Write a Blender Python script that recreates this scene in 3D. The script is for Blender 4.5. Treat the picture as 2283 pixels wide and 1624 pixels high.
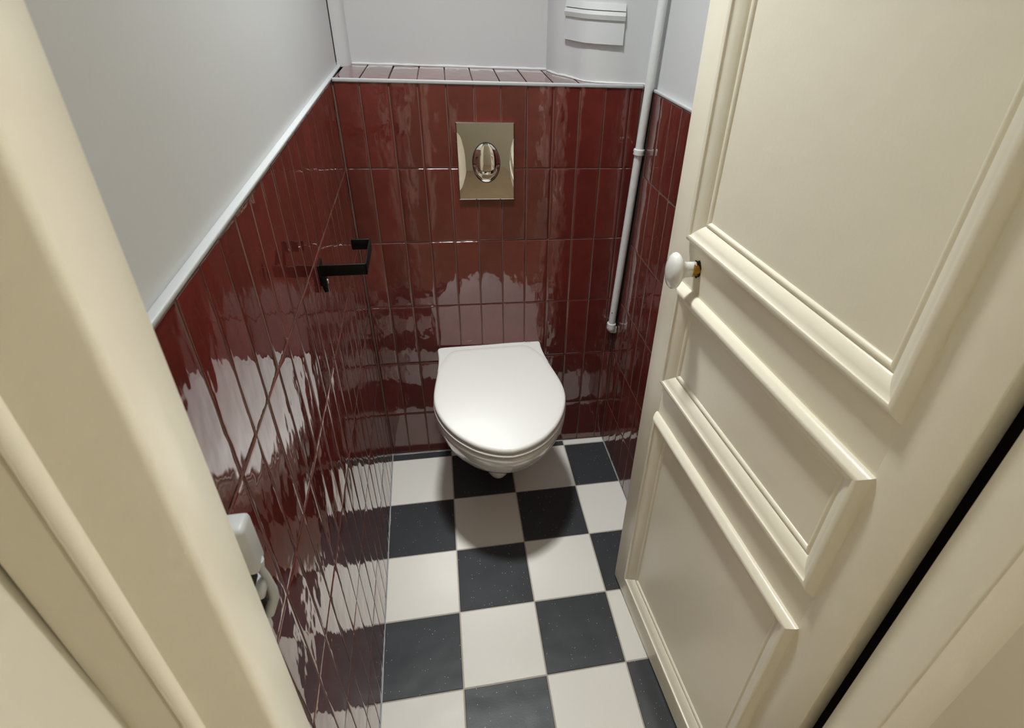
import bpy, bmesh, math, random
from mathutils import Vector, Matrix
random.seed(7)
for o in list(bpy.data.objects): bpy.data.objects.remove(o)
S = bpy.context.scene
COL = S.collection

# ------------------------------------------------------------------ camera
cam = bpy.data.cameras.new('camera'); camo = bpy.data.objects.new('camera', cam); COL.objects.link(camo)
W_, H_ = 2283, 1624
cam.sensor_width = 36.0; cam.sensor_fit = 'HORIZONTAL'
cam.lens = 1272.57 / W_ * 36.0
cam.shift_x = -107.9 / W_; cam.shift_y = 10.06 / W_
cam.clip_start = 0.01
yaw, pitch, roll = 0.2369, -0.6086, 0.0579
fw = Vector((math.sin(yaw)*math.cos(pitch), math.cos(yaw)*math.cos(pitch), math.sin(pitch)))
rt = Vector((math.cos(yaw), -math.sin(yaw), 0)); up = rt.cross(fw)
r2 = rt*math.cos(roll) + up*math.sin(roll); u2 = -rt*math.sin(roll) + up*math.cos(roll)
M = Matrix((r2, u2, -fw)).transposed().to_4x4(); M.translation = Vector((-0.0826, -1.5394, 1.4211))
camo.matrix_world = M
cam.dof.use_dof = True; cam.dof.focus_distance = 1.45; cam.dof.aperture_fstop = 13.0
S.camera = camo

# ------------------------------------------------------------------ world, exposure
w = bpy.data.worlds.new('world'); S.world = w; w.use_nodes = True
w.node_tree.nodes['Background'].inputs[0].default_value = (0.9, 0.88, 0.82, 1)
w.node_tree.nodes['Background'].inputs[1].default_value = 0.02
S.view_settings.view_transform = 'Standard'; S.view_settings.look = 'None'
S.view_settings.exposure = 0.17; S.view_settings.gamma = 1.0; S.view_settings.use_curve_mapping = False
LAMP_POS = (-0.045, -0.47, 2.47); LAMP_WATT = 150.0; LAMP_COLOR = (0.965, 1.0, 0.985); LAMP_CONE = 100.0
HALL_POS = (2.90, -1.53, 2.34); HALL_STRENGTH = 830.0; HALL_COLOR = (0.97, 0.985, 1.0)

# ------------------------------------------------------------------ materials
def srgb(h):
    h = h.lstrip('#'); c = [int(h[i:i+2], 16)/255 for i in (0, 2, 4)]
    return tuple(x/12.92 if x <= 0.04045 else ((x+0.055)/1.055)**2.4 for x in c) + (1,)
def mat(name, color, rough=0.5, metallic=0.0, coat=0.0, spec=0.5, ior=1.5, bump=None, vary=None, rnd=None, speck=None, rough_var=0.0, stretch=None):
    """bump: list of (scale, distance, detail); vary: (scale, amount); rnd: per-object value spread; speck: (scale, size, colour)"""
    m = bpy.data.materials.new(name); m.use_nodes = True
    nt = m.node_tree; N = nt.nodes; L = nt.links; b = N['Principled BSDF']
    b.inputs['Roughness'].default_value = rough; b.inputs['Metallic'].default_value = metallic
    b.inputs['Coat Weight'].default_value = coat; b.inputs['Coat Roughness'].default_value = 0.03
    b.inputs['Specular IOR Level'].default_value = spec; b.inputs['IOR'].default_value = ior
    tc = N.new('ShaderNodeTexCoord'); oi = N.new('ShaderNodeObjectInfo')
    mul = N.new('ShaderNodeVectorMath'); mul.operation = 'SCALE'; mul.inputs[0].default_value = (13.7, 29.1, 7.3)
    L.new(oi.outputs['Random'], mul.inputs['Scale'])
    add = N.new('ShaderNodeVectorMath'); add.operation = 'ADD'
    L.new(tc.outputs['Object'], add.inputs[0]); L.new(mul.outputs[0], add.inputs[1])
    vec = add.outputs[0]
    colout = None
    rgb = N.new('ShaderNodeRGB'); rgb.outputs[0].default_value = color; colout = rgb.outputs[0]
    def hsv(src, fac_socket, lo, hi):
        mr = N.new('ShaderNodeMapRange'); mr.inputs['To Min'].default_value = lo; mr.inputs['To Max'].default_value = hi
        L.new(fac_socket, mr.inputs['Value'])
        h = N.new('ShaderNodeHueSaturation'); L.new(mr.outputs[0], h.inputs['Value']); L.new(src, h.inputs['Color'])
        return h.outputs[0]
    if vary:
        n = N.new('ShaderNodeTexNoise'); n.inputs['Scale'].default_value = vary[0]; n.inputs['Detail'].default_value = 4
        L.new(vec, n.inputs['Vector']); colout = hsv(colout, n.outputs['Fac'], 1-vary[1], 1+vary[1])
    if rnd:
        colout = hsv(colout, oi.outputs['Random'], 1-rnd, 1+rnd)
    if speck:
        v = N.new('ShaderNodeTexVoronoi'); v.inputs['Scale'].default_value = speck[0]; L.new(vec, v.inputs['Vector'])
        n = N.new('ShaderNodeTexNoise'); n.inputs['Scale'].default_value = 9; L.new(vec, n.inputs['Vector'])
        lt = N.new('ShaderNodeMath'); lt.operation = 'LESS_THAN'; lt.inputs[1].default_value = speck[1]; L.new(v.outputs['Distance'], lt.inputs[0])
        sp = N.new('ShaderNodeSeparateColor'); L.new(v.outputs['Color'], sp.inputs[0])
        gt = N.new('ShaderNodeMath'); gt.operation = 'GREATER_THAN'; gt.inputs[1].default_value = 0.80; L.new(sp.outputs[0], gt.inputs[0])
        mm = N.new('ShaderNodeMath'); mm.operation = 'MULTIPLY'; L.new(lt.outputs[0], mm.inputs[0]); L.new(gt.outputs[0], mm.inputs[1])
        mx = N.new('ShaderNodeMix'); mx.data_type = 'RGBA'; L.new(mm.outputs[0], mx.inputs['Factor'])
        L.new(colout, mx.inputs[6]); mx.inputs[7].default_value = speck[2]; colout = mx.outputs[2]
    L.new(colout, b.inputs['Base Color'])
    if rough_var:
        n = N.new('ShaderNodeTexNoise'); n.inputs['Scale'].default_value = 14; L.new(vec, n.inputs['Vector'])
        mr = N.new('ShaderNodeMapRange'); mr.inputs['To Min'].default_value = max(0, rough-rough_var); mr.inputs['To Max'].default_value = rough+rough_var
        L.new(n.outputs['Fac'], mr.inputs['Value']); L.new(mr.outputs[0], b.inputs['Roughness'])
    bvec = vec
    if stretch:
        vm = N.new('ShaderNodeVectorMath'); vm.operation = 'MULTIPLY'; vm.inputs[1].default_value = stretch; L.new(vec, vm.inputs[0]); bvec = vm.outputs[0]
    prev = None
    for (sc, dist, det) in (bump or []):
        n = N.new('ShaderNodeTexNoise'); n.inputs['Scale'].default_value = sc; n.inputs['Detail'].default_value = det
        n.inputs['Roughness'].default_value = 0.45
        L.new(bvec, n.inputs['Vector'])
        bp = N.new('ShaderNodeBump'); bp.inputs['Distance'].default_value = dist; bp.inputs['Strength'].default_value = 1.0
        L.new(n.outputs['Fac'], bp.inputs['Height'])
        if prev: L.new(prev, bp.inputs['Normal'])
        prev = bp.outputs[0]
    if prev:
        L.new(prev, b.inputs['Normal'])
        if coat: L.new(prev, b.inputs['Coat Normal'])
    return m
def emis(name, color, strength):
    m = bpy.data.materials.new(name); m.use_nodes = True; b = m.node_tree.nodes['Principled BSDF']
    b.inputs['Base Color'].default_value = (0.9, 0.9, 0.9, 1)
    b.inputs['Emission Color'].default_value = (*color, 1); b.inputs['Emission Strength'].default_value = strength
    return m
MT = {
 'red': mat('oxblood_glaze', (0.135, 0.024, 0.019, 1), rough=0.04, spec=0.5, ior=1.78, coat=0.5, stretch=(1, 1, 0.55), bump=[(11, 0.0024, 1.0), (40, 0.0011, 1.5)], vary=(22, 0.25), rnd=0.17),
 'grout': mat('brown_grout', srgb('#70584d'), rough=0.85, bump=[(300, 0.0006, 2)], vary=(60, 0.12)),
 'floor_white': mat('floor_tile_white', srgb('#efebe3'), rough=0.32, bump=[(14, 0.0016, 1), (220, 0.00008, 2)], vary=(5, 0.03), rough_var=0.06),
 'floor_black': mat('floor_tile_black', srgb('#3b3d40'), rough=0.36, bump=[(14, 0.0016, 1), (220, 0.00008, 2)], vary=(9, 0.14), speck=(150, 0.13, srgb('#c8c8c8')), rough_var=0.06),
 'floor_grout': mat('floor_grout', srgb('#b9b0a4'), rough=0.9, bump=[(250, 0.0004, 2)], vary=(30, 0.08)),
 'plaster': mat('white_plaster', srgb('#d0d1d2'), rough=0.55, bump=[(7, 0.0014, 1), (180, 0.00012, 3)], vary=(3, 0.012)),
 'trim': mat('white_trim', srgb('#bdbfc1'), rough=0.4, bump=[(60, 0.0006, 2)]),
 'cream': mat('cream_gloss_paint', srgb('#f3ecd8'), rough=0.30, bump=[(24, 0.0006, 1.5), (170, 0.00018, 3)], vary=(4, 0.015)),
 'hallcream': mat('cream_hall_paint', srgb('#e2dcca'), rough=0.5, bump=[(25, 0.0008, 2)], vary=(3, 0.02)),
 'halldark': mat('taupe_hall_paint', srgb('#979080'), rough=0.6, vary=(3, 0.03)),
 'ceramic': mat('white_ceramic', srgb('#efeeea'), rough=0.06, coat=0.4, spec=0.5),
 'seat': mat('white_seat_plastic', srgb('#f1efeb'), rough=0.065, spec=0.5),
 'knob': mat('white_porcelain', srgb('#eeeeea'), rough=0.08, coat=0.5),
 'brass': mat('aged_brass', srgb('#b58a3c'), rough=0.3, metallic=1.0, bump=[(250, 0.0008, 2)], vary=(120, 0.3)),
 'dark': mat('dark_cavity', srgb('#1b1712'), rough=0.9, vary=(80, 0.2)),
 'chrome': mat('polished_chrome', (0.92, 0.92, 0.91, 1), rough=0.015, metallic=1.0, bump=[(9, 0.0016, 1)]),
 'chrome_button': mat('polished_chrome_button', (0.85, 0.83, 0.78, 1), rough=0.015, metallic=1.0),
 'black_metal': mat('black_powder_coat', srgb('#070707'), rough=0.5, spec=0.25, bump=[(900, 0.0001, 1)], vary=(60, 0.1)),
 'hinge_gap_shade': mat('black_gap_shade', srgb('#060505'), rough=0.9, spec=0.1, vary=(60, 0.1)),  # flat black standing in for the shade inside the hinge gap
 'screw': mat('pale_screw', srgb('#d8d8d4'), rough=0.35, metallic=0.6, vary=(90, 0.1)),
 'pipe': mat('white_pipe_paint', srgb('#e0e2e2'), rough=0.30, bump=[(70, 0.0007, 2)]),
 'mark': mat('grey_print', srgb('#8c8a88'), rough=0.6, vary=(300, 0.1)),
 'wood': mat('hall_floor_wood', srgb('#86735c'), rough=0.45, vary=(6, 0.2)),
 'lamp_metal': mat('lamp_base_metal', srgb('#d0d0d0'), rough=0.3, metallic=0.8, vary=(20, 0.05)),
 'bulb': emis('lamp_lens_glow', LAMP_COLOR, 12.0),
 'hall_bulb': emis('hall_globe_glow', HALL_COLOR, HALL_STRENGTH),
}

# ------------------------------------------------------------------ helpers
def link(name, me, parent=None, loc=None, rot=None):
    o = bpy.data.objects.new(name, me); COL.objects.link(o)
    if parent is not None: o.parent = parent
    if loc is not None: o.location = loc
    if rot is not None: o.rotation_euler = rot
    return o
def mesh(name, verts, faces, m, smooth=None):
    me = bpy.data.meshes.new(name); me.from_pydata([tuple(v) for v in verts], [], faces); me.update()
    if m: me.materials.append(MT[m])
    bm = bmesh.new(); bm.from_mesh(me); bmesh.ops.recalc_face_normals(bm, faces=bm.faces); bm.to_mesh(me); bm.free()
    if smooth is not None:
        for p in me.polygons: p.use_smooth = True
        if smooth < 180:
            bm = bmesh.new(); bm.from_mesh(me)
            for e in bm.edges:
                if len(e.link_faces) == 2 and e.calc_face_angle(0) > math.radians(smooth): e.smooth = False
            bm.to_mesh(me); bm.free()
    return me
def tag(o, label=None, cat=None, group=None, kind=None):
    if label: o['label'] = label
    if cat: o['category'] = cat
    if group: o['group'] = group
    if kind: o['kind'] = kind
    return o
def empty(name, loc=(0, 0, 0), rz=0.0):
    o = bpy.data.objects.new(name, None); COL.objects.link(o); o.location = loc; o.rotation_euler = (0, 0, rz)
    o.empty_display_size = 0.05
    return o
def box_mesh(name, x0, x1, y0, y1, z0, z1, m, bev=0.0, seg=2):
    bm = bmesh.new(); bmesh.ops.create_cube(bm, size=1)
    for v in bm.verts:
        v.co = Vector(((x0+x1)/2 + v.co.x*(x1-x0), (y0+y1)/2 + v.co.y*(y1-y0), (z0+z1)/2 + v.co.z*(z1-z0)))
    if bev:
        bmesh.ops.bevel(bm, geom=list(bm.edges), offset=bev, segments=seg, affect='EDGES', profile=0.5)
    me = bpy.data.meshes.new(name); bm.to_mesh(me); bm.free(); me.materials.append(MT[m])
    if bev:
        for p in me.polygons: p.use_smooth = True
        bm = bmesh.new(); bm.from_mesh(me)
        for e in bm.edges:
            if len(e.link_faces) == 2 and e.calc_face_angle(0) > math.radians(50): e.smooth = False
        bm.to_mesh(me); bm.free()
    return me
def box(name, x0, x1, y0, y1, z0, z1, m, parent=None, bev=0.0, seg=2):
    return link(name, box_mesh(name, x0, x1, y0, y1, z0, z1, m, bev, seg), parent)
def extrude_poly(name, pts, z0, z1, m, smooth=None):
    n = len(pts); V = [(x, y, z0) for x, y in pts] + [(x, y, z1) for x, y in pts]
    F = [list(range(n))[::-1], list(range(n, 2*n))] + [[i, (i+1) % n, n+(i+1) % n, n+i] for i in range(n)]
    return mesh(name, V, F, m, smooth)
def lathe(name, prof, m, seg=28, sx=1.0, sz=1.0, smooth=60):
    """profile of (r, h) revolved about +Z, capped when r = 0"""
    V = []; F = []; rings = []
    for r, h in prof:
        if r < 1e-6: V.append((0, 0, h)); rings.append([len(V)-1])
        else:
            k = len(V)
            for i in range(seg):
                a = 2*math.pi*i/seg; V.append((r*math.cos(a)*sx, r*math.sin(a)*sz, h))
            rings.append(list(range(k, k+seg)))
    for A, B in zip(rings, rings[1:]):
        if len(A) == 1 and len(B) == 1: continue
        for i in range(seg):
            j = (i+1) % seg
            if len(A) == 1: F.append([A[0], B[i], B[j]])
            elif len(B) == 1: F.append([A[i], A[j], B[0]])
            else: F.append([A[i], A[j], B[j], B[i]])
    if len(rings[0]) > 1: F.append(rings[0][::-1])
    if len(rings[-1]) > 1: F.append(rings[-1])
    return mesh(name, V, F, m, smooth)
def tube(name, pts, r, m, seg=16, smooth=60):
    pts = [Vector(p) for p in pts]; rr = r if isinstance(r, (list, tuple)) else [r]*len(pts)
    V = []; F = []; prevn = None
    for i, p in enumerate(pts):
        t = (pts[min(i+1, len(pts)-1)] - pts[max(i-1, 0)]).normalized()
        n = prevn - t*prevn.dot(t) if prevn else t.orthogonal(); n.normalize(); prevn = n
        b = t.cross(n)
        for k in range(seg):
            a = 2*math.pi*k/seg; V.append(p + (n*math.cos(a) + b*math.sin(a))*rr[i])
    for i in range(len(pts)-1):
        for k in range(seg):
            F.append([i*seg+k, i*seg+(k+1) % seg, (i+1)*seg+(k+1) % seg, (i+1)*seg+k])
    F.append(list(range(seg))[::-1]); F.append(list(range((len(pts)-1)*seg, len(pts)*seg)))
    return mesh(name, V, F, m, smooth)
def struct(o, label, cat): return tag(o, label, cat, kind='structure')

# ------------------------------------------------------------------ room layout (metres)
XL, XR = -0.2952, 0.4597          # tile faces of the side walls
PL, PR = -0.3040, 0.4690          # plaster faces of the side walls
BW = -0.029                       # the boxing stands at a slight angle: y = BW * x
ZT = 1.190                        # top of the tiling
ZC = 2.50
YF = -1.235                       # inner face of the front wall
ROWS = [0.0, 0.178, 0.3797, 0.5814, 0.7831, 0.9848, ZT-0.002]
GAP = 0.0028
tile_cache = {}
def tile_mesh(wd, ht, var, m='red'):
    key = (round(wd, 4), round(ht, 4), var, m)
    if key in tile_cache: return tile_cache[key]
    rn = random.Random(hash(key) & 0xffff)
    e = 0.0014
    e2 = 0.0055
    us = [0, e, e2, wd*0.5, wd-e2, wd-e, wd]; vs = [0, e, e2, ht*0.35, ht*0.68, ht-e2, ht-e, ht]
    if wd < 0.016: us = [0, e, wd*0.5, wd-e, wd]
    V = []; nx, ny = len(us), len(vs)
    for j, v in enumerate(vs):
        for i, u in enumerate(us):
            edge = i in (0, nx-1) or j in (0, ny-1)
            d = 0.0005 if edge else (0.00022 if (i in (1, nx-2) or j in (1, ny-2)) else 0.0)
            jit = rn.uniform(-0.0001, 0.0001)
            du = rn.uniform(-0.00035, 0.00035) if edge else 0; dv = rn.uniform(-0.00035, 0.00035) if edge else 0
            V.append((u - wd/2 + du, -(0.0 - d + (0 if edge else jit)), v + dv))       # front faces -Y at y = 0
    F = []
    for j in range(ny-1):
        for i in range(nx-1):
            F.append([j*nx+i, j*nx+i+1, (j+1)*nx+i+1, (j+1)*nx+i])
    rim = [i for i in range(nx)] + [j*nx+nx-1 for j in range(1, ny)] + [(ny-1)*nx+i for i in range(nx-2, -1, -1)] + [j*nx for j in range(ny-2, 0, -1)]
    k = len(V); nf = len(F)
    for r in rim: x, y, z = V[r]; V.append((x, 0.007, z))
    n = len(rim)
    for i in range(n): F.append([rim[(i+1) % n], rim[i], k+i, k+(i+1) % n])
    F.append([k+i for i in range(n)])
    me = bpy.data.meshes.new('tile'); me.from_pydata(V, [], F); me.update(); me.materials.append(MT[m])
    for i, p in enumerate(me.polygons): p.use_smooth = i < nf
    tile_cache[key] = me
    return me
def lay_tiles(parent, cuts, rows, place, tilt=0.0060):
    """cuts: positions along the wall; place(c, z) -> (location, z rotation) of a tile whose front looks along local -Y"""
    for c0, c1 in zip(cuts, cuts[1:]):
        if c1 - c0 < 0.008: continue
        for z0, z1 in zip(rows, rows[1:]):
            loc, rz = place((c0+c1)/2, z0 + GAP/2)
            me = tile_mesh(c1-c0-GAP, z1-z0-GAP, random.randrange(6))
            o = link('tile', me, parent)
            o.location = loc
            o.rotation_euler = (random.uniform(-tilt, tilt)*0.45, 0, rz + random.uniform(-tilt, tilt))

# ------------------------------------------------------------------ floor
fl = box('floor', -0.45, 0.62, -1.262, 0.40, -0.06, -0.0016, 'floor_grout')
struct(fl, 'checkerboard floor of black and white square tiles', 'floor')
P = 0.202; FROT = -0.0141; XA, YR = -0.0967, -0.2334
def clip(poly, a, b, c):           # keep a*x + b*y <= c
    out = []
    for i in range(len(poly)):
        p, q = poly[i], poly[(i+1) % len(poly)]
        dp, dq = a*p[0]+b*p[1]-c, a*q[0]+b*q[1]-c
        if dp <= 0: out.append(p)
        if dp*dq < 0:
            t = dp/(dp-dq); out.append((p[0]+(q[0]-p[0])*t, p[1]+(q[1]-p[1])*t))
    return out
cf, sf = math.cos(FROT), math.sin(FROT)
for i in range(-1, 3):
    for j in range(-2, 6):
        g = 0.0017
        loc = [(i*P+g, -(j+1)*P+g), ((i+1)*P-g, -(j+1)*P+g), ((i+1)*P-g, -j*P-g), (i*P+g, -j*P-g)]
        poly = [(XA+a*cf-b*sf, YR+a*sf+b*cf) for a, b in loc]
        for (a, b, c) in ((-1, 0, -(XL+0.0015)), (1, 0, XR-0.0015), (-BW, 1, -0.0025), (0, -1, 1.26)): poly = clip(poly, a, b, c) if poly else poly
        if len(poly) < 3: continue
        area = sum(poly[k][0]*poly[(k+1) % len(poly)][1]-poly[(k+1) % len(poly)][0]*poly[k][1] for k in range(len(poly)))/2
        if abs(area) < 2e-5: continue
        cx = sum(p[0] for p in poly)/len(poly); cy = sum(p[1] for p in poly)/len(poly)
        n = len(poly); ins = 0.0011
        V = [(x-cx, y-cy, -0.006) for x, y in poly] + [(x-cx, y-cy, -0.0007) for x, y in poly]
        for x, y in poly:
            d = Vector((cx-x, cy-y)); d = d.normalized()*ins*1.4
            V.append((x-cx+d.x, y-cy+d.y, 0.0))
        F = [list(range(n))[::-1]] + [[k, (k+1) % n, n+(k+1) % n, n+k] for k in range(n)] + [[n+k, n+(k+1) % n, 2*n+(k+1) % n, 2*n+k] for k in range(n)] + [list(range(2*n, 3*n))]
        o = link('tile', mesh('floor_tile', V, F, 'floor_white' if (i+j) % 2 == 0 else 'floor_black'), fl, (cx, cy, random.uniform(-0.0002, 0.0002)))
        o.rotation_euler = (random.uniform(-.0012, .0012), random.uniform(-.0012, .0012), 0)
# white sealant along the wall foot
def bead(name, pts, r, m, parent=None, wob=0.0006):
    out = []; rr = []
    for a, b in zip(pts, pts[1:]):
        n = max(2, int((Vector(b)-Vector(a)).length/0.02))
        for k in range(n):
            p = Vector(a).lerp(Vector(b), k/n); out.append(p); rr.append(r + random.uniform(-wob, wob))
    out.append(Vector(pts[-1])); rr.append(r)
    return link(name, tube(name, out, rr, m, 8), parent)
bead('sealant', [(XL+0.0005, -1.23, -0.0005), (XL+0.0005, 0.002, -0.0005), (XR-0.001, -0.016, -0.0005), (XR-0.001, -1.2, -0.0005)], 0.0014, 'trim', fl)

# ------------------------------------------------------------------ side walls
wl = box('wall_left', -0.42, PL, -1.30, 0.40, -0.06, ZC, 'plaster'); struct(wl, 'left side wall, white plaster above glossy oxblood red tiling', 'wall')
box('grout', PL, XL-0.0007, YF, 0.004, 0.0, ZT, 'grout', wl)
cutsL = [YF] + [-0.4982+0.064*k for k in range(-11, 8)] + [0.003]
lay_tiles(wl, cutsL, ROWS, lambda c, z: ((XL, c, z), math.pi/2))
wr = box('wall_right', PR, 0.60, -1.28, 0.40, -0.06, ZC, 'plaster'); struct(wr, 'right side wall, white plaster above glossy oxblood red tiling', 'wall')
box('grout', XR+0.0007, PR, YF-0.02, -0.012, 0.0, ZT, 'grout', wr)
cutsR = [YF] + sorted([-0.155-0.0625*k for k in range(-2, 17)]) + [-0.0125]
lay_tiles(wr, cutsR, ROWS, lambda c, z: ((XR, c, z), -math.pi/2))
# dark strip laid on the tiling as painted shade of the gap behind the pipe
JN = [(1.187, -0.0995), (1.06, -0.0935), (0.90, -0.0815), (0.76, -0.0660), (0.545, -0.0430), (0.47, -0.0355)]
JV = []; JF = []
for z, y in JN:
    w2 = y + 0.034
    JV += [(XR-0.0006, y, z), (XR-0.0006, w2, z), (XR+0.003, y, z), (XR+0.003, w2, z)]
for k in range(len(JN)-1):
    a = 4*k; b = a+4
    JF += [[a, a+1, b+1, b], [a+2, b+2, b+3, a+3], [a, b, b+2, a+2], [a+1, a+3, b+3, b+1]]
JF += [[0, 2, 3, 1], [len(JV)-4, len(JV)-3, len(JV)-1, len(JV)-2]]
link('gap_shade_strip', mesh('gap_shade_strip', JV, JF, 'dark'), wr)
# slim white trims closing the tiling
t1 = box('trim_1', PL, XL+0.0012, YF, 0.26, ZT-0.0015, ZT+0.0030, 'trim', bev=0.0012); struct(t1, 'slim white edge trim along the top of the left wall tiling', 'trim')
t2 = box('trim_2', XR-0.0012, PR, YF, -0.02, ZT-0.0015, ZT+0.0045, 'trim', bev=0.0012); struct(t2, 'slim white edge trim along the top of the right wall tiling', 'trim')

# ------------------------------------------------------------------ tiled boxing that hides the cistern
bx = empty('wall_boxing', (0, 0, 0), BW); struct(bx, 'tiled boxing behind the toilet with a tiled ledge on top', 'wall')
box('core', -0.300, 0.4655, 0.0017, 0.245, 0.0, ZT-0.008, 'grout', bx)
cutsB = [XL+0.001] + [-0.2358+0.0666*k for k in range(11)] + [XR-0.001]
lay_tiles(bx, cutsB, ROWS, lambda c, z: ((c, 0, z), 0))
for c0, c1 in zip(cutsB, cutsB[1:]):
    me = tile_mesh(c1-c0-GAP, 0.236, random.randrange(3))
    o = link('ledge_tile', me, bx, ((c0+c1)/2, 0.004, ZT), (-math.pi/2 + random.uniform(-.003, .003), 0, 0))
    o.rotation_euler = (-math.pi/2 + random.uniform(-.003, .003), random.uniform(-.004, .004), 0)
    o.location = ((c0+c1)/2, 0.004, ZT)
t3 = link('trim_3', box_mesh('trim_3', XL, 0.4610, -0.0022, 0.0035, ZT-0.0065, ZT+0.0018, 'trim', 0.0015), None, (0, 0, 0), (0, 0, BW)); struct(t3, 'white edge trim along the front of the tiled ledge', 'trim')

# ------------------------------------------------------------------ back wall, corner post, soil stack casing
wb = link('wall_back', extrude_poly('wall_back', [(-0.42, 0.262), (0.60, 0.205), (0.60, 0.40), (-0.42, 0.40)], -0.06, ZC, 'plaster')); struct(wb, 'white plastered back wall above the tiled ledge', 'wall')
t4 = link('trim_4', extrude_poly('trim_4', [(-0.303, 0.205), (-0.282, 0.212), (-0.272, 0.225), (-0.270, 0.27), (-0.305, 0.27)], ZT-0.002, ZC, 'plaster', 40)); struct(t4, 'narrow rounded white post in the back left corner above the ledge', 'trim')
t9 = link('trim_9', box_mesh('trim_9', -0.3045, -0.3025, 0.196, 0.206, ZT+0.01, ZC, 'dark')); struct(t9, 'dark open crack beside the white corner post', 'crack')
plan = [(0.2521, 0.2077), (0.2600, 0.165), (0.2680, 0.140), (0.2837, 0.1200), (0.2960, 0.090), (0.3060, 0.062), (0.3180, 0.038), (0.3440, 0.0220), (0.3720, 0.0130), (0.4010, 0.0080), (0.470, 0.0050)]
cs = empty('soil_pipe_casing', (0, 0, ZT-0.004)); struct(cs, 'rounded white soil pipe casing bulging in the corner above the ledge', 'pipe casing')
link('casing', extrude_poly('casing', plan + [(0.475, 0.26), (0.25, 0.26)], 0.0, ZC-ZT+0.004, 'plaster', 40), cs)
def offset(pl, d):
    out = []
    for i, p in enumerate(pl):
        a = Vector(pl[max(i-1, 0)]); b = Vector(pl[min(i+1, len(pl)-1)]); t = (b-a).normalized(); n = Vector((t.y, -t.x))
        if n.y > 0.2: n = -n
        out.append((p[0]+n.x*d, p[1]+n.y*d))
    return out
seg = plan[3:10]
def band(name, d0, d1, z0, z1):
    a = offset(seg, d0); b = [(x+0.004, y+0.012) for x, y in seg][::-1]
    n = len(a); bt = offset(seg, d1)
    V = [(x, y, z0) for x, y in a+b] + [(x, y, z1) for x, y in bt+b]
    k = len(a+b)
    F = [list(range(k))[::-1], list(range(k, 2*k))] + [[i, (i+1) % k, k+(i+1) % k, k+i] for i in range(k)]
    return link(name, mesh(name, V, F, 'plaster', 50), cs)
z_ = lambda z: z-(ZT-0.004)
band('collar', 0.0075, 0.006, z_(1.277), z_(1.328))
band('ring', 0.009, 0.0110, z_(1.328), z_(1.338)); band('ring', 0.0110, 0.008, z_(1.338), z_(1.346)); band('ring', 0.0085, 0.0045, z_(1.348), z_(1.362))
# sealant along the foot of the casing
bead('sealant', [(x-0.001, y-0.002, 0.005) for x, y in plan], 0.003, 'plaster', cs, 0.0012)
bead('sealant', [(-0.27, 0.250, ZT+0.001), (-0.10, 0.243, ZT+0.001), (0.255, 0.224, ZT+0.001)], 0.0035, 'plaster', wb, 0.0012)
ce = box('ceiling', -0.42, 3.7, -3.35, 0.40, ZC, ZC+0.1, 'plaster'); struct(ce, 'white ceiling above the toilet room and hall', 'ceiling')

# ------------------------------------------------------------------ front wall and door frame
wf = link('wall_front', box_mesh('wall_front', -0.42, 0.60, -1.300, YF, 2.09, ZC, 'plaster')); struct(wf, 'front wall above the doorway', 'wall')
wh = box('wall_hall', 0.492, 3.7, -1.296, -1.24, -0.06, ZC, 'hallcream'); struct(wh, 'cream hall wall beside the doorway', 'wall')
wh2 = box('wall_hall_left', -0.42, -0.317, -3.35, -1.302, -0.06, ZC, 'hallcream'); struct(wh2, 'cream hall wall at the left of the doorway', 'wall')
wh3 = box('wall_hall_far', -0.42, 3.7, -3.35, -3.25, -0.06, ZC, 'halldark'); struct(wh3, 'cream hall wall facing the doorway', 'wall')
wh4 = box('wall_hall_right', 3.6, 3.7, -3.25, -1.296, -0.06, ZC, 'hallcream'); struct(wh4, 'cream wall closing the far end of the hall', 'wall')
fh = box('floor_hall', -0.42, 3.7, -3.35, -1.262, -0.06, 0.004, 'wood'); struct(fh, 'wooden hall floor outside the doorway', 'floor')
ZD = 2.035
lean = 0.0190
jl = empty('trim_5', (-0.2297, -1.257, 1.05)); jl.rotation_euler = (0, lean, 0); struct(jl, 'cream door jamb and moulded casing on the latch side', 'door frame')
def jpoly(name, pts, z0, z1, parent, sm=45): return link(name, extrude_poly(name, pts, z0, z1, 'cream', sm), parent)
def arc(cx, cy, r, a0, a1, n=7):
    return [(cx+r*math.cos(math.radians(a0+(a1-a0)*k/n)), cy+r*math.sin(math.radians(a0+(a1-a0)*k/n))) for k in range(n+1)]
# left jamb plan, local origin at the inner stop arris (x to the right, y into the room)
r = 0.0045
pts = [(-0.0165, 0.022), (-0.0165, 0.0), (-0.0015, 0.0), (0.0, -0.0015), (0.0, -0.048+r)] + arc(-r, -0.048+r, r, 0, -90) + [(-0.0435, -0.048), (-0.075, -0.048), (-0.075, 0.022)]
jpoly('jamb', pts, -1.05, ZD+0.06-1.05, jl)
bz = -0.0435
pts = [(bz, -0.040), (bz, -0.0485)] + arc(bz-0.0050, -0.0500, 0.0052, 10, -120, 7) + [(bz-0.0095, -0.0510), (bz-0.0100, -0.0480), (bz-0.0112, -0.0478), (bz-0.0118, -0.0505), (bz-0.0128, -0.0512), (bz-0.0140, -0.0500), (bz-0.0150, -0.0487), (bz-0.0430, -0.0487), (bz-0.0435, -0.040)]
jpoly('casing_moulding', pts, -1.05, ZD+0.06-1.05, jl)
jr = empty('trim_6', (0.398, -1.257, 0.0)); struct(jr, 'cream door jamb and flat casing on the hinge side', 'door frame')
pts = [(0.0, -0.0015), (0.0, -0.0515)] + arc(0.003, -0.0525, 0.003, 180, 270, 5) + [(0.006, -0.0535), (0.0075, -0.0525), (0.094-0.002, -0.0540), (0.094, -0.052), (0.094, 0.0), (0.0015, 0.0)]
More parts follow.
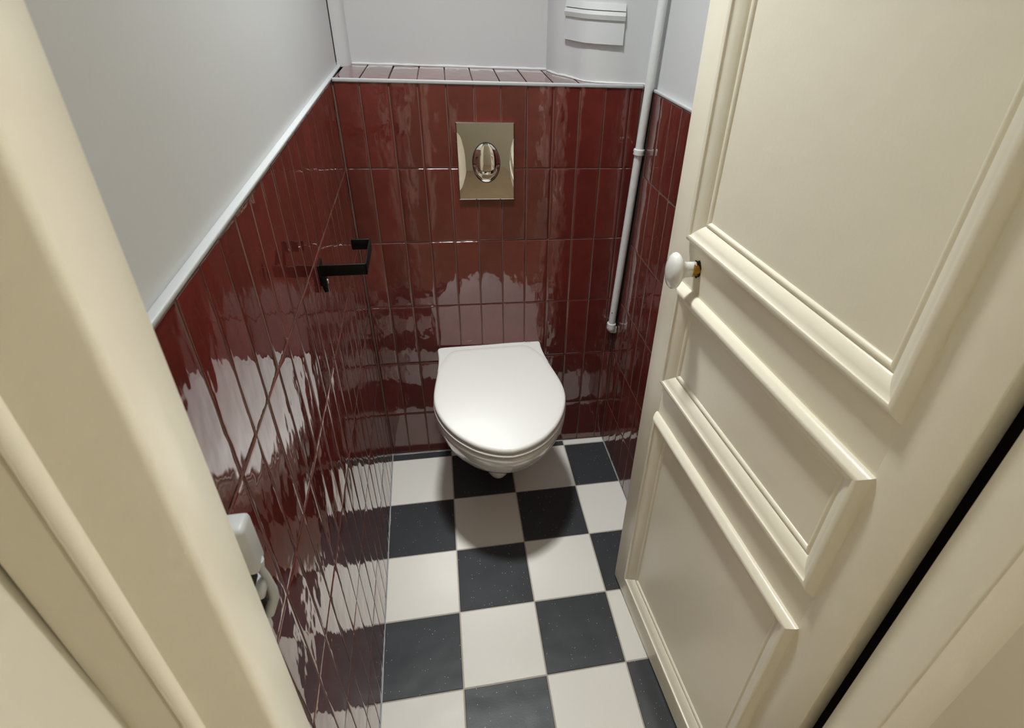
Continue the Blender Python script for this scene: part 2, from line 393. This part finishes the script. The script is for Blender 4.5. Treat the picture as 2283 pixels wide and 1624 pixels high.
jpoly('jamb', pts, 0.0, ZD+0.09, jr)
link('hinge_gap_shade', box_mesh('hinge_gap_shade', 0.0145, 0.036, 0.0015, 0.0175, 0.0, ZD, 'hinge_gap_shade'), jr)  # black strip added so the gap beside the door edge looks deeply shaded
jh = box('trim_7', -0.245, 0.44, -1.309, -1.257, ZD, ZD+0.09, 'cream', bev=0.003); struct(jh, 'cream door head above the doorway', 'door frame')
rl = box('wall_front_left', -0.42, -0.296, -1.300, YF, -0.06, 2.09, 'plaster'); struct(rl, 'short front wall piece beside the latch jamb', 'wall')
rr_ = box('wall_front_right', 0.474, 0.60, -1.285, YF, -0.06, 2.09, 'plaster'); struct(rr_, 'short front wall piece beside the hinge jamb', 'wall')

# lock keeper on the inner side of the latch jamb
kp = empty('lock_keeper', (-0.252, -1.2330, 1.017)); tag(kp, 'white painted lock keeper box on the latch jamb', 'lock keeper')
def keeper_frame():
    # hollow box: outline in X-Z with two openings towards the room
    o = []
    hx0, hx1 = -0.030, 0.0125
    o.append(box_mesh('plate', hx0, 0.004, -0.0015, 0.004, -0.083, 0.058, 'cream', 0.0012))
    return o
link('back_plate', keeper_frame()[0], kp)
link('body', box_mesh('body', -0.030, 0.0135, 0.004, 0.026, 0.006, 0.057, 'trim', 0.004, 3), kp)
link('dark_opening', box_mesh('dark_opening', -0.026, 0.004, 0.004, 0.022, -0.052, 0.007, 'dark', 0.002), kp)
link('bridge', box_mesh('bridge', -0.030, 0.0100, 0.004, 0.0245, -0.026, -0.014, 'trim', 0.003, 3), kp)
link('strap', tube('strap', [(0.0115, 0.015, 0.012), (0.0085, 0.019, -0.004), (0.0105, 0.019, -0.016), (0.0120, 0.017, -0.030), (0.0120, 0.015, -0.038), (0.004, 0.012, -0.055)], [0.004, 0.003, 0.003, 0.004, 0.0042, 0.005], 'trim', 10), kp)
link('lower_lip', box_mesh('lower_lip', -0.030, 0.0020, 0.004, 0.0200, -0.082, -0.048, 'trim', 0.004, 3), kp)

# ------------------------------------------------------------------ door leaf
A0 = Vector((0.3367, -0.5811, 0.0)); DANG = math.atan2(-0.9976, 0.069)
dr = empty('door_1', A0, DANG); struct(dr, 'open cream panelled door leaf with raised mouldings', 'door')
D0, D1, DT = 0.020, 0.660, 0.034
ZB, ZTOP = 0.010, 2.025
SL, SR = 0.091, 0.591
panels = [(0.097, 0.669), (0.745, 0.971), (1.050, 1.935)]
# in the leaf's own frame: X from free edge to hinge, Y through the thickness (visible face at 0), Z up
box('stile', D0, SL+0.004, 0, DT, ZB, ZTOP, 'cream', dr, 0.0022)
box('stile', SR-0.004, D1, 0, DT, ZB, ZTOP, 'cream', dr, 0.0022)
zs = [ZB] + [z for p in panels for z in p] + [ZTOP]
for k in range(0, len(zs), 2):
    box('rail', SL+0.003, SR-0.003, 0.0004, DT-0.0004, zs[k]-(0.004 if k else 0), zs[k+1]+(0.004 if k < 6 else 0), 'cream', dr)
PROF = [(0, -0.012), (0, 0.003), (0.0012, 0.0062), (0.0035, 0.0095), (0.0062, 0.0125), (0.0080, 0.0148), (0.0105, 0.0158), (0.0145, 0.0158), (0.0165, 0.0150), (0.0170, 0.0122), (0.0185, 0.0110),
        (0.0240, 0.0092), (0.0300, 0.0056), (0.0350, 0.0012), (0.0376, -0.0020), (0.0384, -0.0048), (0.0394, -0.0040), (0.0412, -0.0022), (0.0436, -0.0020), (0.0460, -0.0036), (0.0478, -0.0068), (0.0484, -0.0125)]
PROF = [(u, h*0.86 if h > -0.011 else h) for u, h in PROF]
for (z0, z1) in panels:
    box('panel', SL+0.030, SR-0.030, 0.0064, DT-0.0064, z0+0.030, z1-0.030, 'cream', dr)
    for side in range(4):
        V = []; n = len(PROF)
        for end in range(2):
            for (u, h) in PROF:
                if side == 0: p = ((SL+u) if end == 0 else (SR-u), -h, z0+u)
                elif side == 1: p = ((SL+u) if end == 0 else (SR-u), -h, z1-u)
                elif side == 2: p = (SL+u, -h, (z0+u) if end == 0 else (z1-u))
                else: p = (SR-u, -h, (z0+u) if end == 0 else (z1-u))
                V.append(p)
        F = [[i, i+1, n+i+1, n+i] for i in range(n-1)] + [[n-1, 0, n, 2*n-1]] + [list(range(n)), list(range(n, 2*n))[::-1]]
        link('moulding', mesh('moulding', V, F, 'cream', 42), dr)
# porcelain knob
kb = link('knob', lathe('knob', [(0.0105, 0.0), (0.0105, 0.008), (0.0108, 0.016), (0.0122, 0.0205), (0.0152, 0.0250), (0.0200, 0.0290), (0.0236, 0.0330), (0.0247, 0.0370), (0.0238, 0.0412), (0.0205, 0.0452), (0.0140, 0.0482), (0.0070, 0.0496), (0, 0.0499)], 'knob', 48, 0.92, 1.32, 180), dr, (0.1343, -0.006, 1.0155), (math.pi/2, 0, 0))
kb['label'] = 'white oval porcelain knob'
link('ferrule', lathe('ferrule', [(0.0112, -0.006), (0.0122, -0.004), (0.0120, 0.002), (0.0130, 0.0045), (0.0116, 0.0062), (0.0100, 0.0062)], 'brass', 24), kb)
rn = random.Random(3)
V = [(0.0, 0.0, 0.0)]; ring = []
for i in range(18):
    a = 2*math.pi*i/18; q = 0.0128 + rn.uniform(-0.0015, 0.0026); ring.append((q*math.cos(a)*0.9, q*math.sin(a)*1.2))
link('rose_hole', extrude_poly('rose_hole', ring, -0.0062, -0.0048, 'dark'), kb)

# ------------------------------------------------------------------ toilet
HW = [(0.0, 0.162), (0.03, 0.161), (0.06, 0.161), (0.10, 0.164), (0.157, 0.173), (0.20, 0.180), (0.24, 0.1845), (0.28, 0.1845), (0.32, 0.177), (0.36, 0.163), (0.394, 0.1455), (0.42, 0.128), (0.45, 0.101), (0.47, 0.076), (0.486, 0.045), (0.493, 0.022), (0.496, 0.0)]
def interp(tab, t):
    if t <= tab[0][0]: return tab[0][1]
    for (a, va), (b, vb) in zip(tab, tab[1:]):
        if t <= b: return va + (vb-va)*(t-a)/(b-a)
    return tab[-1][1]
def half_outline(kind):
    """right half as (t from wall, half-width), from the back centre to the front centre"""
    pts = []
    if kind == 'body':
        pts = [(0.0, 0.0), (0.0, 0.08), (0.0, 0.150), (0.002, 0.158), (0.007, 0.1612), (0.014, 0.162)] + [(t, hw) for t, hw in HW if t >= 0.03]
    else:   # lid: rounded back corners
        pts = [(0.016, 0.0), (0.016, 0.07), (0.0165, 0.100), (0.020, 0.114), (0.029, 0.127), (0.045, 0.138), (0.070, 0.149)] + [(t, hw) for t, hw in HW if t >= 0.10]
    # smooth by Chaikin
    for _ in range(2):
        q = [pts[0]]
        for a, b in zip(pts, pts[1:]):
            q += [(a[0]*.75+b[0]*.25, a[1]*.75+b[1]*.25), (a[0]*.25+b[0]*.75, a[1]*.25+b[1]*.75)]
        q.append(pts[-1]); pts = q
    pts[0] = (pts[0][0], 0.0); pts[-1] = (pts[-1][0], 0.0)
    return pts
def full(kind):
    h = half_outline(kind); return [(hw, -t) for t, hw in h] + [(-hw, -t) for t, hw in h[-2:0:-1]]
def inset(pl, d):
    n = len(pl); out = []
    for i in range(n):
        a = Vector(pl[i-1]); b = Vector(pl[(i+1) % n]); t = (b-a)
        if t.length < 1e-9: out.append(pl[i]); continue
        t.normalize(); nrm = Vector((t.y, -t.x))
        c = Vector((0, -0.25)) - Vector(pl[i])
        if nrm.dot(c) < 0: nrm = -nrm
        out.append((pl[i][0]+nrm.x*d, pl[i][1]+nrm.y*d))
    return out
def loft(name, loops, m, smooth=180, cap=True, dome=0.0):
    V = []; F = []; n = len(loops[0])
    for L in loops: V += L
    for k in range(len(loops)-1):
        for i in range(n):
            F.append([k*n+i, k*n+(i+1) % n, (k+1)*n+(i+1) % n, (k+1)*n+i])
    F.append(list(range(n))[::-1]); F.append(list(range((len(loops)-1)*n, len(loops)*n)))
    return mesh(name, V, F, m, smooth)
to = empty('toilet', (0.0515, -0.0015, 0.0), 0.017); tag(to, 'white wall-hung toilet with closed lid on the red tiled boxing', 'toilet')
B = full('body')
def sect(fr, sw, z, back=1.0, sharp=0.0):
    """bowl section: length scaled so that the front is at fr, half-width scaled by sw"""
    out = []
    for x, y in B:
        t = -y/0.496
        out.append((x*(sw + (1-sw)*max(0, 1-t*2.2)*back), y*fr/0.496, z))
    return out
LV = [(0.4030, 0.484, 0.978, 1), (0.4024, 0.4930, 0.996, 1), (0.3995, 0.4972, 1.003, 1), (0.392, 0.4982, 1.004, 1), (0.380, 0.4950, 0.999, 1), (0.36, 0.484, 0.983, .95), (0.335, 0.466, 0.956, .9), (0.31, 0.448, 0.930, .85), (0.28, 0.4205, 0.888, .8), (0.25, 0.386, 0.83, .75), (0.22, 0.346, 0.765, .7), (0.19, 0.301, 0.69, .65), (0.16, 0.252, 0.61, .6), (0.13, 0.195, 0.53, .5), (0.11, 0.170, 0.46, .4), (0.10, 0.150, 0.38, .3)]
bowl = link('bowl', loft('bowl', [sect(fr, sw, z, bk) for z, fr, sw, bk in LV], 'ceramic', 50), to)
# raised back deck level with the lid, at the wall
deck = [(x, y) for x, y in full('body') if y > -0.125]
deck.sort(key=lambda p: math.atan2(p[1]+0.06, p[0]))
L0 = [(x, y, 0.402) for x, y in deck]; L1 = [(x, y, 0.4325) for x, y in deck]; dk2 = inset(deck, 0.0); 
def shrink(pl, d, cx=0.0, cy=-0.055):
    out = []
    for x, y in pl:
        v = Vector((cx-x, cy-y)); v = v.normalized()*d; out.append((x+v.x, y+v.y))
    return out
loops = [L0, L1, [(x, y, 0.4352) for x, y in shrink(deck, 0.0012)], [(x, y, 0.4365) for x, y in shrink(deck, 0.0035)], [(x, y, 0.4365) for x, y in shrink(deck, 0.008)]]
link('back_deck', loft('back_deck', loops, 'ceramic', 50), to)
# seat ring and lid
Ld = full('lid')
def lp(d, z): return [(x, y, z) for x, y in inset(Ld, d)]
link('seat', loft('seat', [lp(0.014, 0.4082), lp(0.0020, 0.4084), lp(-0.0008, 0.4096), lp(-0.0015, 0.4125), lp(-0.0008, 0.4152), lp(0.0016, 0.4168), lp(0.014, 0.4172)], 'seat', 50), to)
def lid():
    # gently domed top made of inset loops towards a centre line
    loops = [lp(0.012, 0.4226), lp(0.0030, 0.4227), lp(0.0008, 0.4240), lp(0.0, 0.4262), lp(0.0006, 0.4315), lp(0.0028, 0.4355), lp(0.0065, 0.4376)]
    base = inset(Ld, 0.0065); c = Vector((0, -0.25))
    for f, z in ((0.93, 0.4384), (0.8, 0.4390), (0.6, 0.4394), (0.35, 0.4396), (0.1, 0.4397)):
        loops.append([(c.x+(x-c.x)*f, c.y+(y-c.y)*f, z) for x, y in base])
    return loft('lid', loops, 'seat', 60)
link('lid', lid(), to)
# trap bulge under the bowl
def ellipsoid(name, rx, ry, rz, m, seg=24, rings=14):
    V = [(0, 0, rz)]; F = []
    for j in range(1, rings):
        a = math.pi*j/rings
        for i in range(seg):
            b = 2*math.pi*i/seg; V.append((rx*math.sin(a)*math.cos(b), ry*math.sin(a)*math.sin(b), rz*math.cos(a)))
    V.append((0, 0, -rz))
    for i in range(seg): F.append([0, 1+i, 1+(i+1) % seg])
    for j in range(rings-2):
        for i in range(seg): F.append([1+j*seg+i, 1+j*seg+(i+1) % seg, 1+(j+1)*seg+(i+1) % seg, 1+(j+1)*seg+i])
    k = 1+(rings-2)*seg
    for i in range(seg): F.append([k+i, len(V)-1, k+(i+1) % seg])
    return mesh(name, V, F, m, 180)
tr = link('trap', ellipsoid('trap', 0.042, 0.062, 0.066, 'ceramic'), to, (-0.002, -0.178, 0.104))
# tiny grey maker's mark on the deck
mk = []
MV, MF = [], []
x = 0.108
for wv, hv in ((0.0012, 0.0016), (0.0005, 0.0010), (0.0022, 0.0014), (0.0022, 0.0014), (0.0010, 0.0018), (0.0024, 0.0020), (0.0016, 0.0020), (0.0030, 0.0020), (0.0022, 0.0020)):
    k = len(MV); y0 = -0.0085
    for zz in (0.4362, 0.43665):
        MV += [(x, y0-hv, zz), (x+wv, y0-hv, zz), (x+wv, y0, zz), (x, y0, zz)]
    MF += [[k+4, k+5, k+6, k+7], [k, k+1, k+5, k+4], [k+1, k+2, k+6, k+5], [k+2, k+3, k+7, k+6], [k+3, k, k+4, k+7]]
    x += wv + 0.0008
link('maker_mark', mesh('maker_mark', MV, MF, 'mark'), to)

# ------------------------------------------------------------------ flush plate
fp = empty('flush_plate', (0.0565, -0.0016, 1.0018), BW); tag(fp, 'square-cornered polished chrome flush plate above the toilet', 'flush plate')
hw, hh = 0.0715, 0.0955
def plate():
    nx, ny = 22, 28; V = []; F = []
    for j in range(ny+1):
        for i in range(nx+1):
            a = -1+2*i/nx; b = -1+2*j/ny
            dpt = 0.0085 + 0.0026*(1-a*a)**0.8*(1-b*b)**0.8 if True else 0
            V.append((a*hw, -dpt, b*hh))
    for j in range(ny):
        for i in range(nx): F.append([j*(nx+1)+i, j*(nx+1)+i+1, (j+1)*(nx+1)+i+1, (j+1)*(nx+1)+i])
    rim = [i for i in range(nx+1)] + [j*(nx+1)+nx for j in range(1, ny+1)] + [ny*(nx+1)+i for i in range(nx-1, -1, -1)] + [j*(nx+1) for j in range(ny-1, 0, -1)]
    k = len(V); n = len(rim)
    for r_ in rim: x, y, z = V[r_]; V.append((x*1.030, -0.0066, z*1.024))
    for r_ in rim: x, y, z = V[r_]; V.append((x*1.030, 0.0, z*1.024))
    for i in range(n):
        F.append([rim[(i+1) % n], rim[i], k+i, k+(i+1) % n]); F.append([k+(i+1) % n, k+i, k+n+i, k+n+(i+1) % n])
    F.append([k+n+i for i in range(n)])
    return mesh('plate', V, F, 'chrome', 25)
link('plate', plate(), fp)
a_, b_ = 0.0352, 0.0500
link('button_recess', extrude_poly('button_recess', [( (a_+0.0011)*math.cos(2*math.pi*k/48), (b_+0.0011)*math.sin(2*math.pi*k/48)) for k in range(48)], 0.0, 0.0132, 'dark'), fp, (0, 0, 0), (math.pi/2, 0, 0))
def zb(x):
    return -0.0022 - (0.0185*math.sqrt(max(0, 1-(x/0.0255)**2)) if abs(x) < 0.0255 else 0)
def button(name, upper):
    n, m_ = 40, 16; V = []; F = []
    for i in range(n+1):
        x = -a_*math.cos(math.pi*i/n); ze = b_*math.sqrt(max(0, 1-(x/a_)**2))
        lo, hi = (zb(x)+0.0007, ze) if upper else (-ze, zb(x)-0.0007)
        lo = max(lo, -ze); hi = min(hi, ze)
        if hi < lo: hi = lo = (hi+lo)/2
        for j in range(m_+1):
            z = lo+(hi-lo)*j/m_
            q = max(0, 1-(x/a_)**2-(z/b_)**2)
            d = 0.0128 + (0.0085 if upper else 0.0085)*q**0.62
            if not upper:
                edge = (zb(x)-z)/0.018
                d -= 0.0016*max(0, 1-abs(edge-0.5)*2)
            V.append((x, -d, z))
    for i in range(n):
        for j in range(m_): F.append([i*(m_+1)+j, (i+1)*(m_+1)+j, (i+1)*(m_+1)+j+1, i*(m_+1)+j+1])
    rim = [j for j in range(m_+1)] + [i*(m_+1)+m_ for i in range(1, n+1)] + [n*(m_+1)+j for j in range(m_-1, -1, -1)] + [i*(m_+1) for i in range(n-1, 0, -1)]
    k = len(V); nr = len(rim)
    for r_ in rim: x, y, z = V[r_]; V.append((x, -0.0126, z))
    for i in range(nr): F.append([rim[(i+1) % nr], rim[i], k+i, k+(i+1) % nr])
    return mesh(name, V, F, 'chrome_button', 50)
link('upper_button', button('upper_button', True), fp)
link('lower_button', button('lower_button', False), fp)

# ------------------------------------------------------------------ thin white pipe in the right corner
pp = empty('water_pipe', (0.4405, -0.034, 0.50)); tag(pp, 'thin white painted pipe running down the back right corner', 'pipe')
base = Vector((0.4405, -0.034, 0.50)); top = Vector((0.4478, -0.090, 1.19)); dirn = (top-base)/0.69
def onp(z): return base + dirn*(z-0.50) - base
link('tube', tube('tube', [onp(0.505 + k*0.1993) for k in range(11)], 0.0108, 'pipe', 20), pp)
c = onp(1.045)
clp = link('clip', lathe('clip', [(0.0108, -0.009), (0.0138, -0.0085), (0.0148, -0.006), (0.0135, -0.002), (0.0150, 0.002), (0.0140, 0.0062), (0.0108, 0.007)], 'pipe', 20), pp, c)
link('clip_screw', tube('clip_screw', [(0.010, 0.010, -0.002), (0.014, 0.016, -0.003), (0.0165, 0.030, -0.004)], [0.0055, 0.0045, 0.0042], 'pipe', 10), clp)
link('elbow_collar', lathe('elbow_collar', [(0.0108, 0.006), (0.0140, 0.005), (0.0148, 0.001), (0.0138, -0.003), (0.0146, -0.008), (0.0140, -0.016), (0.0110, -0.021), (0, -0.022)], 'pipe', 20), pp, (0, 0, 0.0))
elb = link('elbow', tube('elbow', [(0.0, 0.0, -0.004), (0.001, 0.0, -0.014), (0.005, 0.002, -0.022), (0.011, 0.004, -0.025), (0.0165, 0.006, -0.026)], [0.012, 0.0125, 0.0115, 0.0098, 0.0088], 'pipe', 16), pp)
link('wing_nut', box_mesh('wing_nut', 0.009, 0.017, -0.008, 0.006, -0.031, -0.006, 'pipe', 0.003, 3), elb)
# flaked paint spot
link('paint_chip', ellipsoid('paint_chip', 0.0014, 0.0008, 0.0032, 'dark', 10, 6), pp, onp(0.548)+Vector((-0.0072, -0.0082, 0)))

# ------------------------------------------------------------------ black paper holder on the left wall
ph = empty('paper_holder', (XL, -0.5433, 0.962)); tag(ph, 'black flat-bar toilet paper holder without roll on the left wall', 'paper holder')
hb = 0.0108; th = 0.003
link('wall_plate', box_mesh('wall_plate', 0.0, th, -0.004, 0.032, -hb, hb, 'black_metal', 0.0007), ph)
link('front_arm', box_mesh('front_arm', 0.0, 0.0835, -th/2, th/2, -hb, hb, 'black_metal', 0.0010), ph)
link('side_bar', box_mesh('side_bar', 0.0835-th, 0.0835, -th/2, 0.1165, -hb, hb, 'black_metal', 0.0010), ph).rotation_euler = (0, 0, 0.0)
link('end_tab', box_mesh('end_tab', 0.0465, 0.0835, 0.1165-th, 0.1165, -hb, hb, 'black_metal', 0.0012), ph)
mb = link('mount_block', box_mesh('mount_block', 0.0, 0.011, -0.002, 0.012, -0.030, -hb+0.001, 'black_metal', 0.0012), ph)
link('set_screw', box_mesh('set_screw', 0.0108, 0.0128, 0.002, 0.007, -0.027, -0.019, 'screw', 0.0006), mb)
link('hook_pin', tube('hook_pin', [(0.006, 0.004, -0.028), (0.0062, 0.002, -0.036), (0.0075, 0.0, -0.042)], [0.0048, 0.0042, 0.0035], 'black_metal', 10), ph)

# ------------------------------------------------------------------ lamps
def globe_lamp(name, loc, mname, label, rad, drop):
    e_ = empty(name, loc); tag(e_, label, 'lamp')
    link('globe', ellipsoid('globe', rad, rad, rad, mname, 20, 12), e_)
    link('base', lathe('base', [(0.0, drop), (0.055, drop), (0.055, drop-0.012), (0.028, drop-0.02), (0.026, rad*0.75), (0.0, rad*0.7)], 'lamp_metal', 24), e_)
    return e_
dl = empty('ceiling_panel_light', LAMP_POS); tag(dl, 'round flat LED panel on the toilet room ceiling', 'lamp')
link('lens', lathe('lens', [(0, 0.016), (0.102, 0.016), (0.102, 0.006), (0, 0.004)], 'bulb', 28), dl)
link('bezel', lathe('bezel', [(0.102, 0.0), (0.112, 0.001), (0.116, 0.008), (0.116, 0.030), (0.104, 0.030), (0.103, 0.006), (0.102, 0.0)], 'lamp_metal', 32), dl)
ld = bpy.data.lights.new('panel_beam', 'SPOT'); ld.energy = LAMP_WATT; ld.color = LAMP_COLOR; ld.spot_size = math.radians(LAMP_CONE); ld.spot_blend = 1.0; ld.shadow_soft_size = 0.095
lo = bpy.data.objects.new('panel_beam', ld); COL.objects.link(lo); lo.parent = dl; lo.location = (0, 0, -0.004)
globe_lamp('ceiling_lamp', HALL_POS, 'hall_bulb', 'small glowing globe lamp on the hall ceiling', 0.06, ZC-HALL_POS[2])
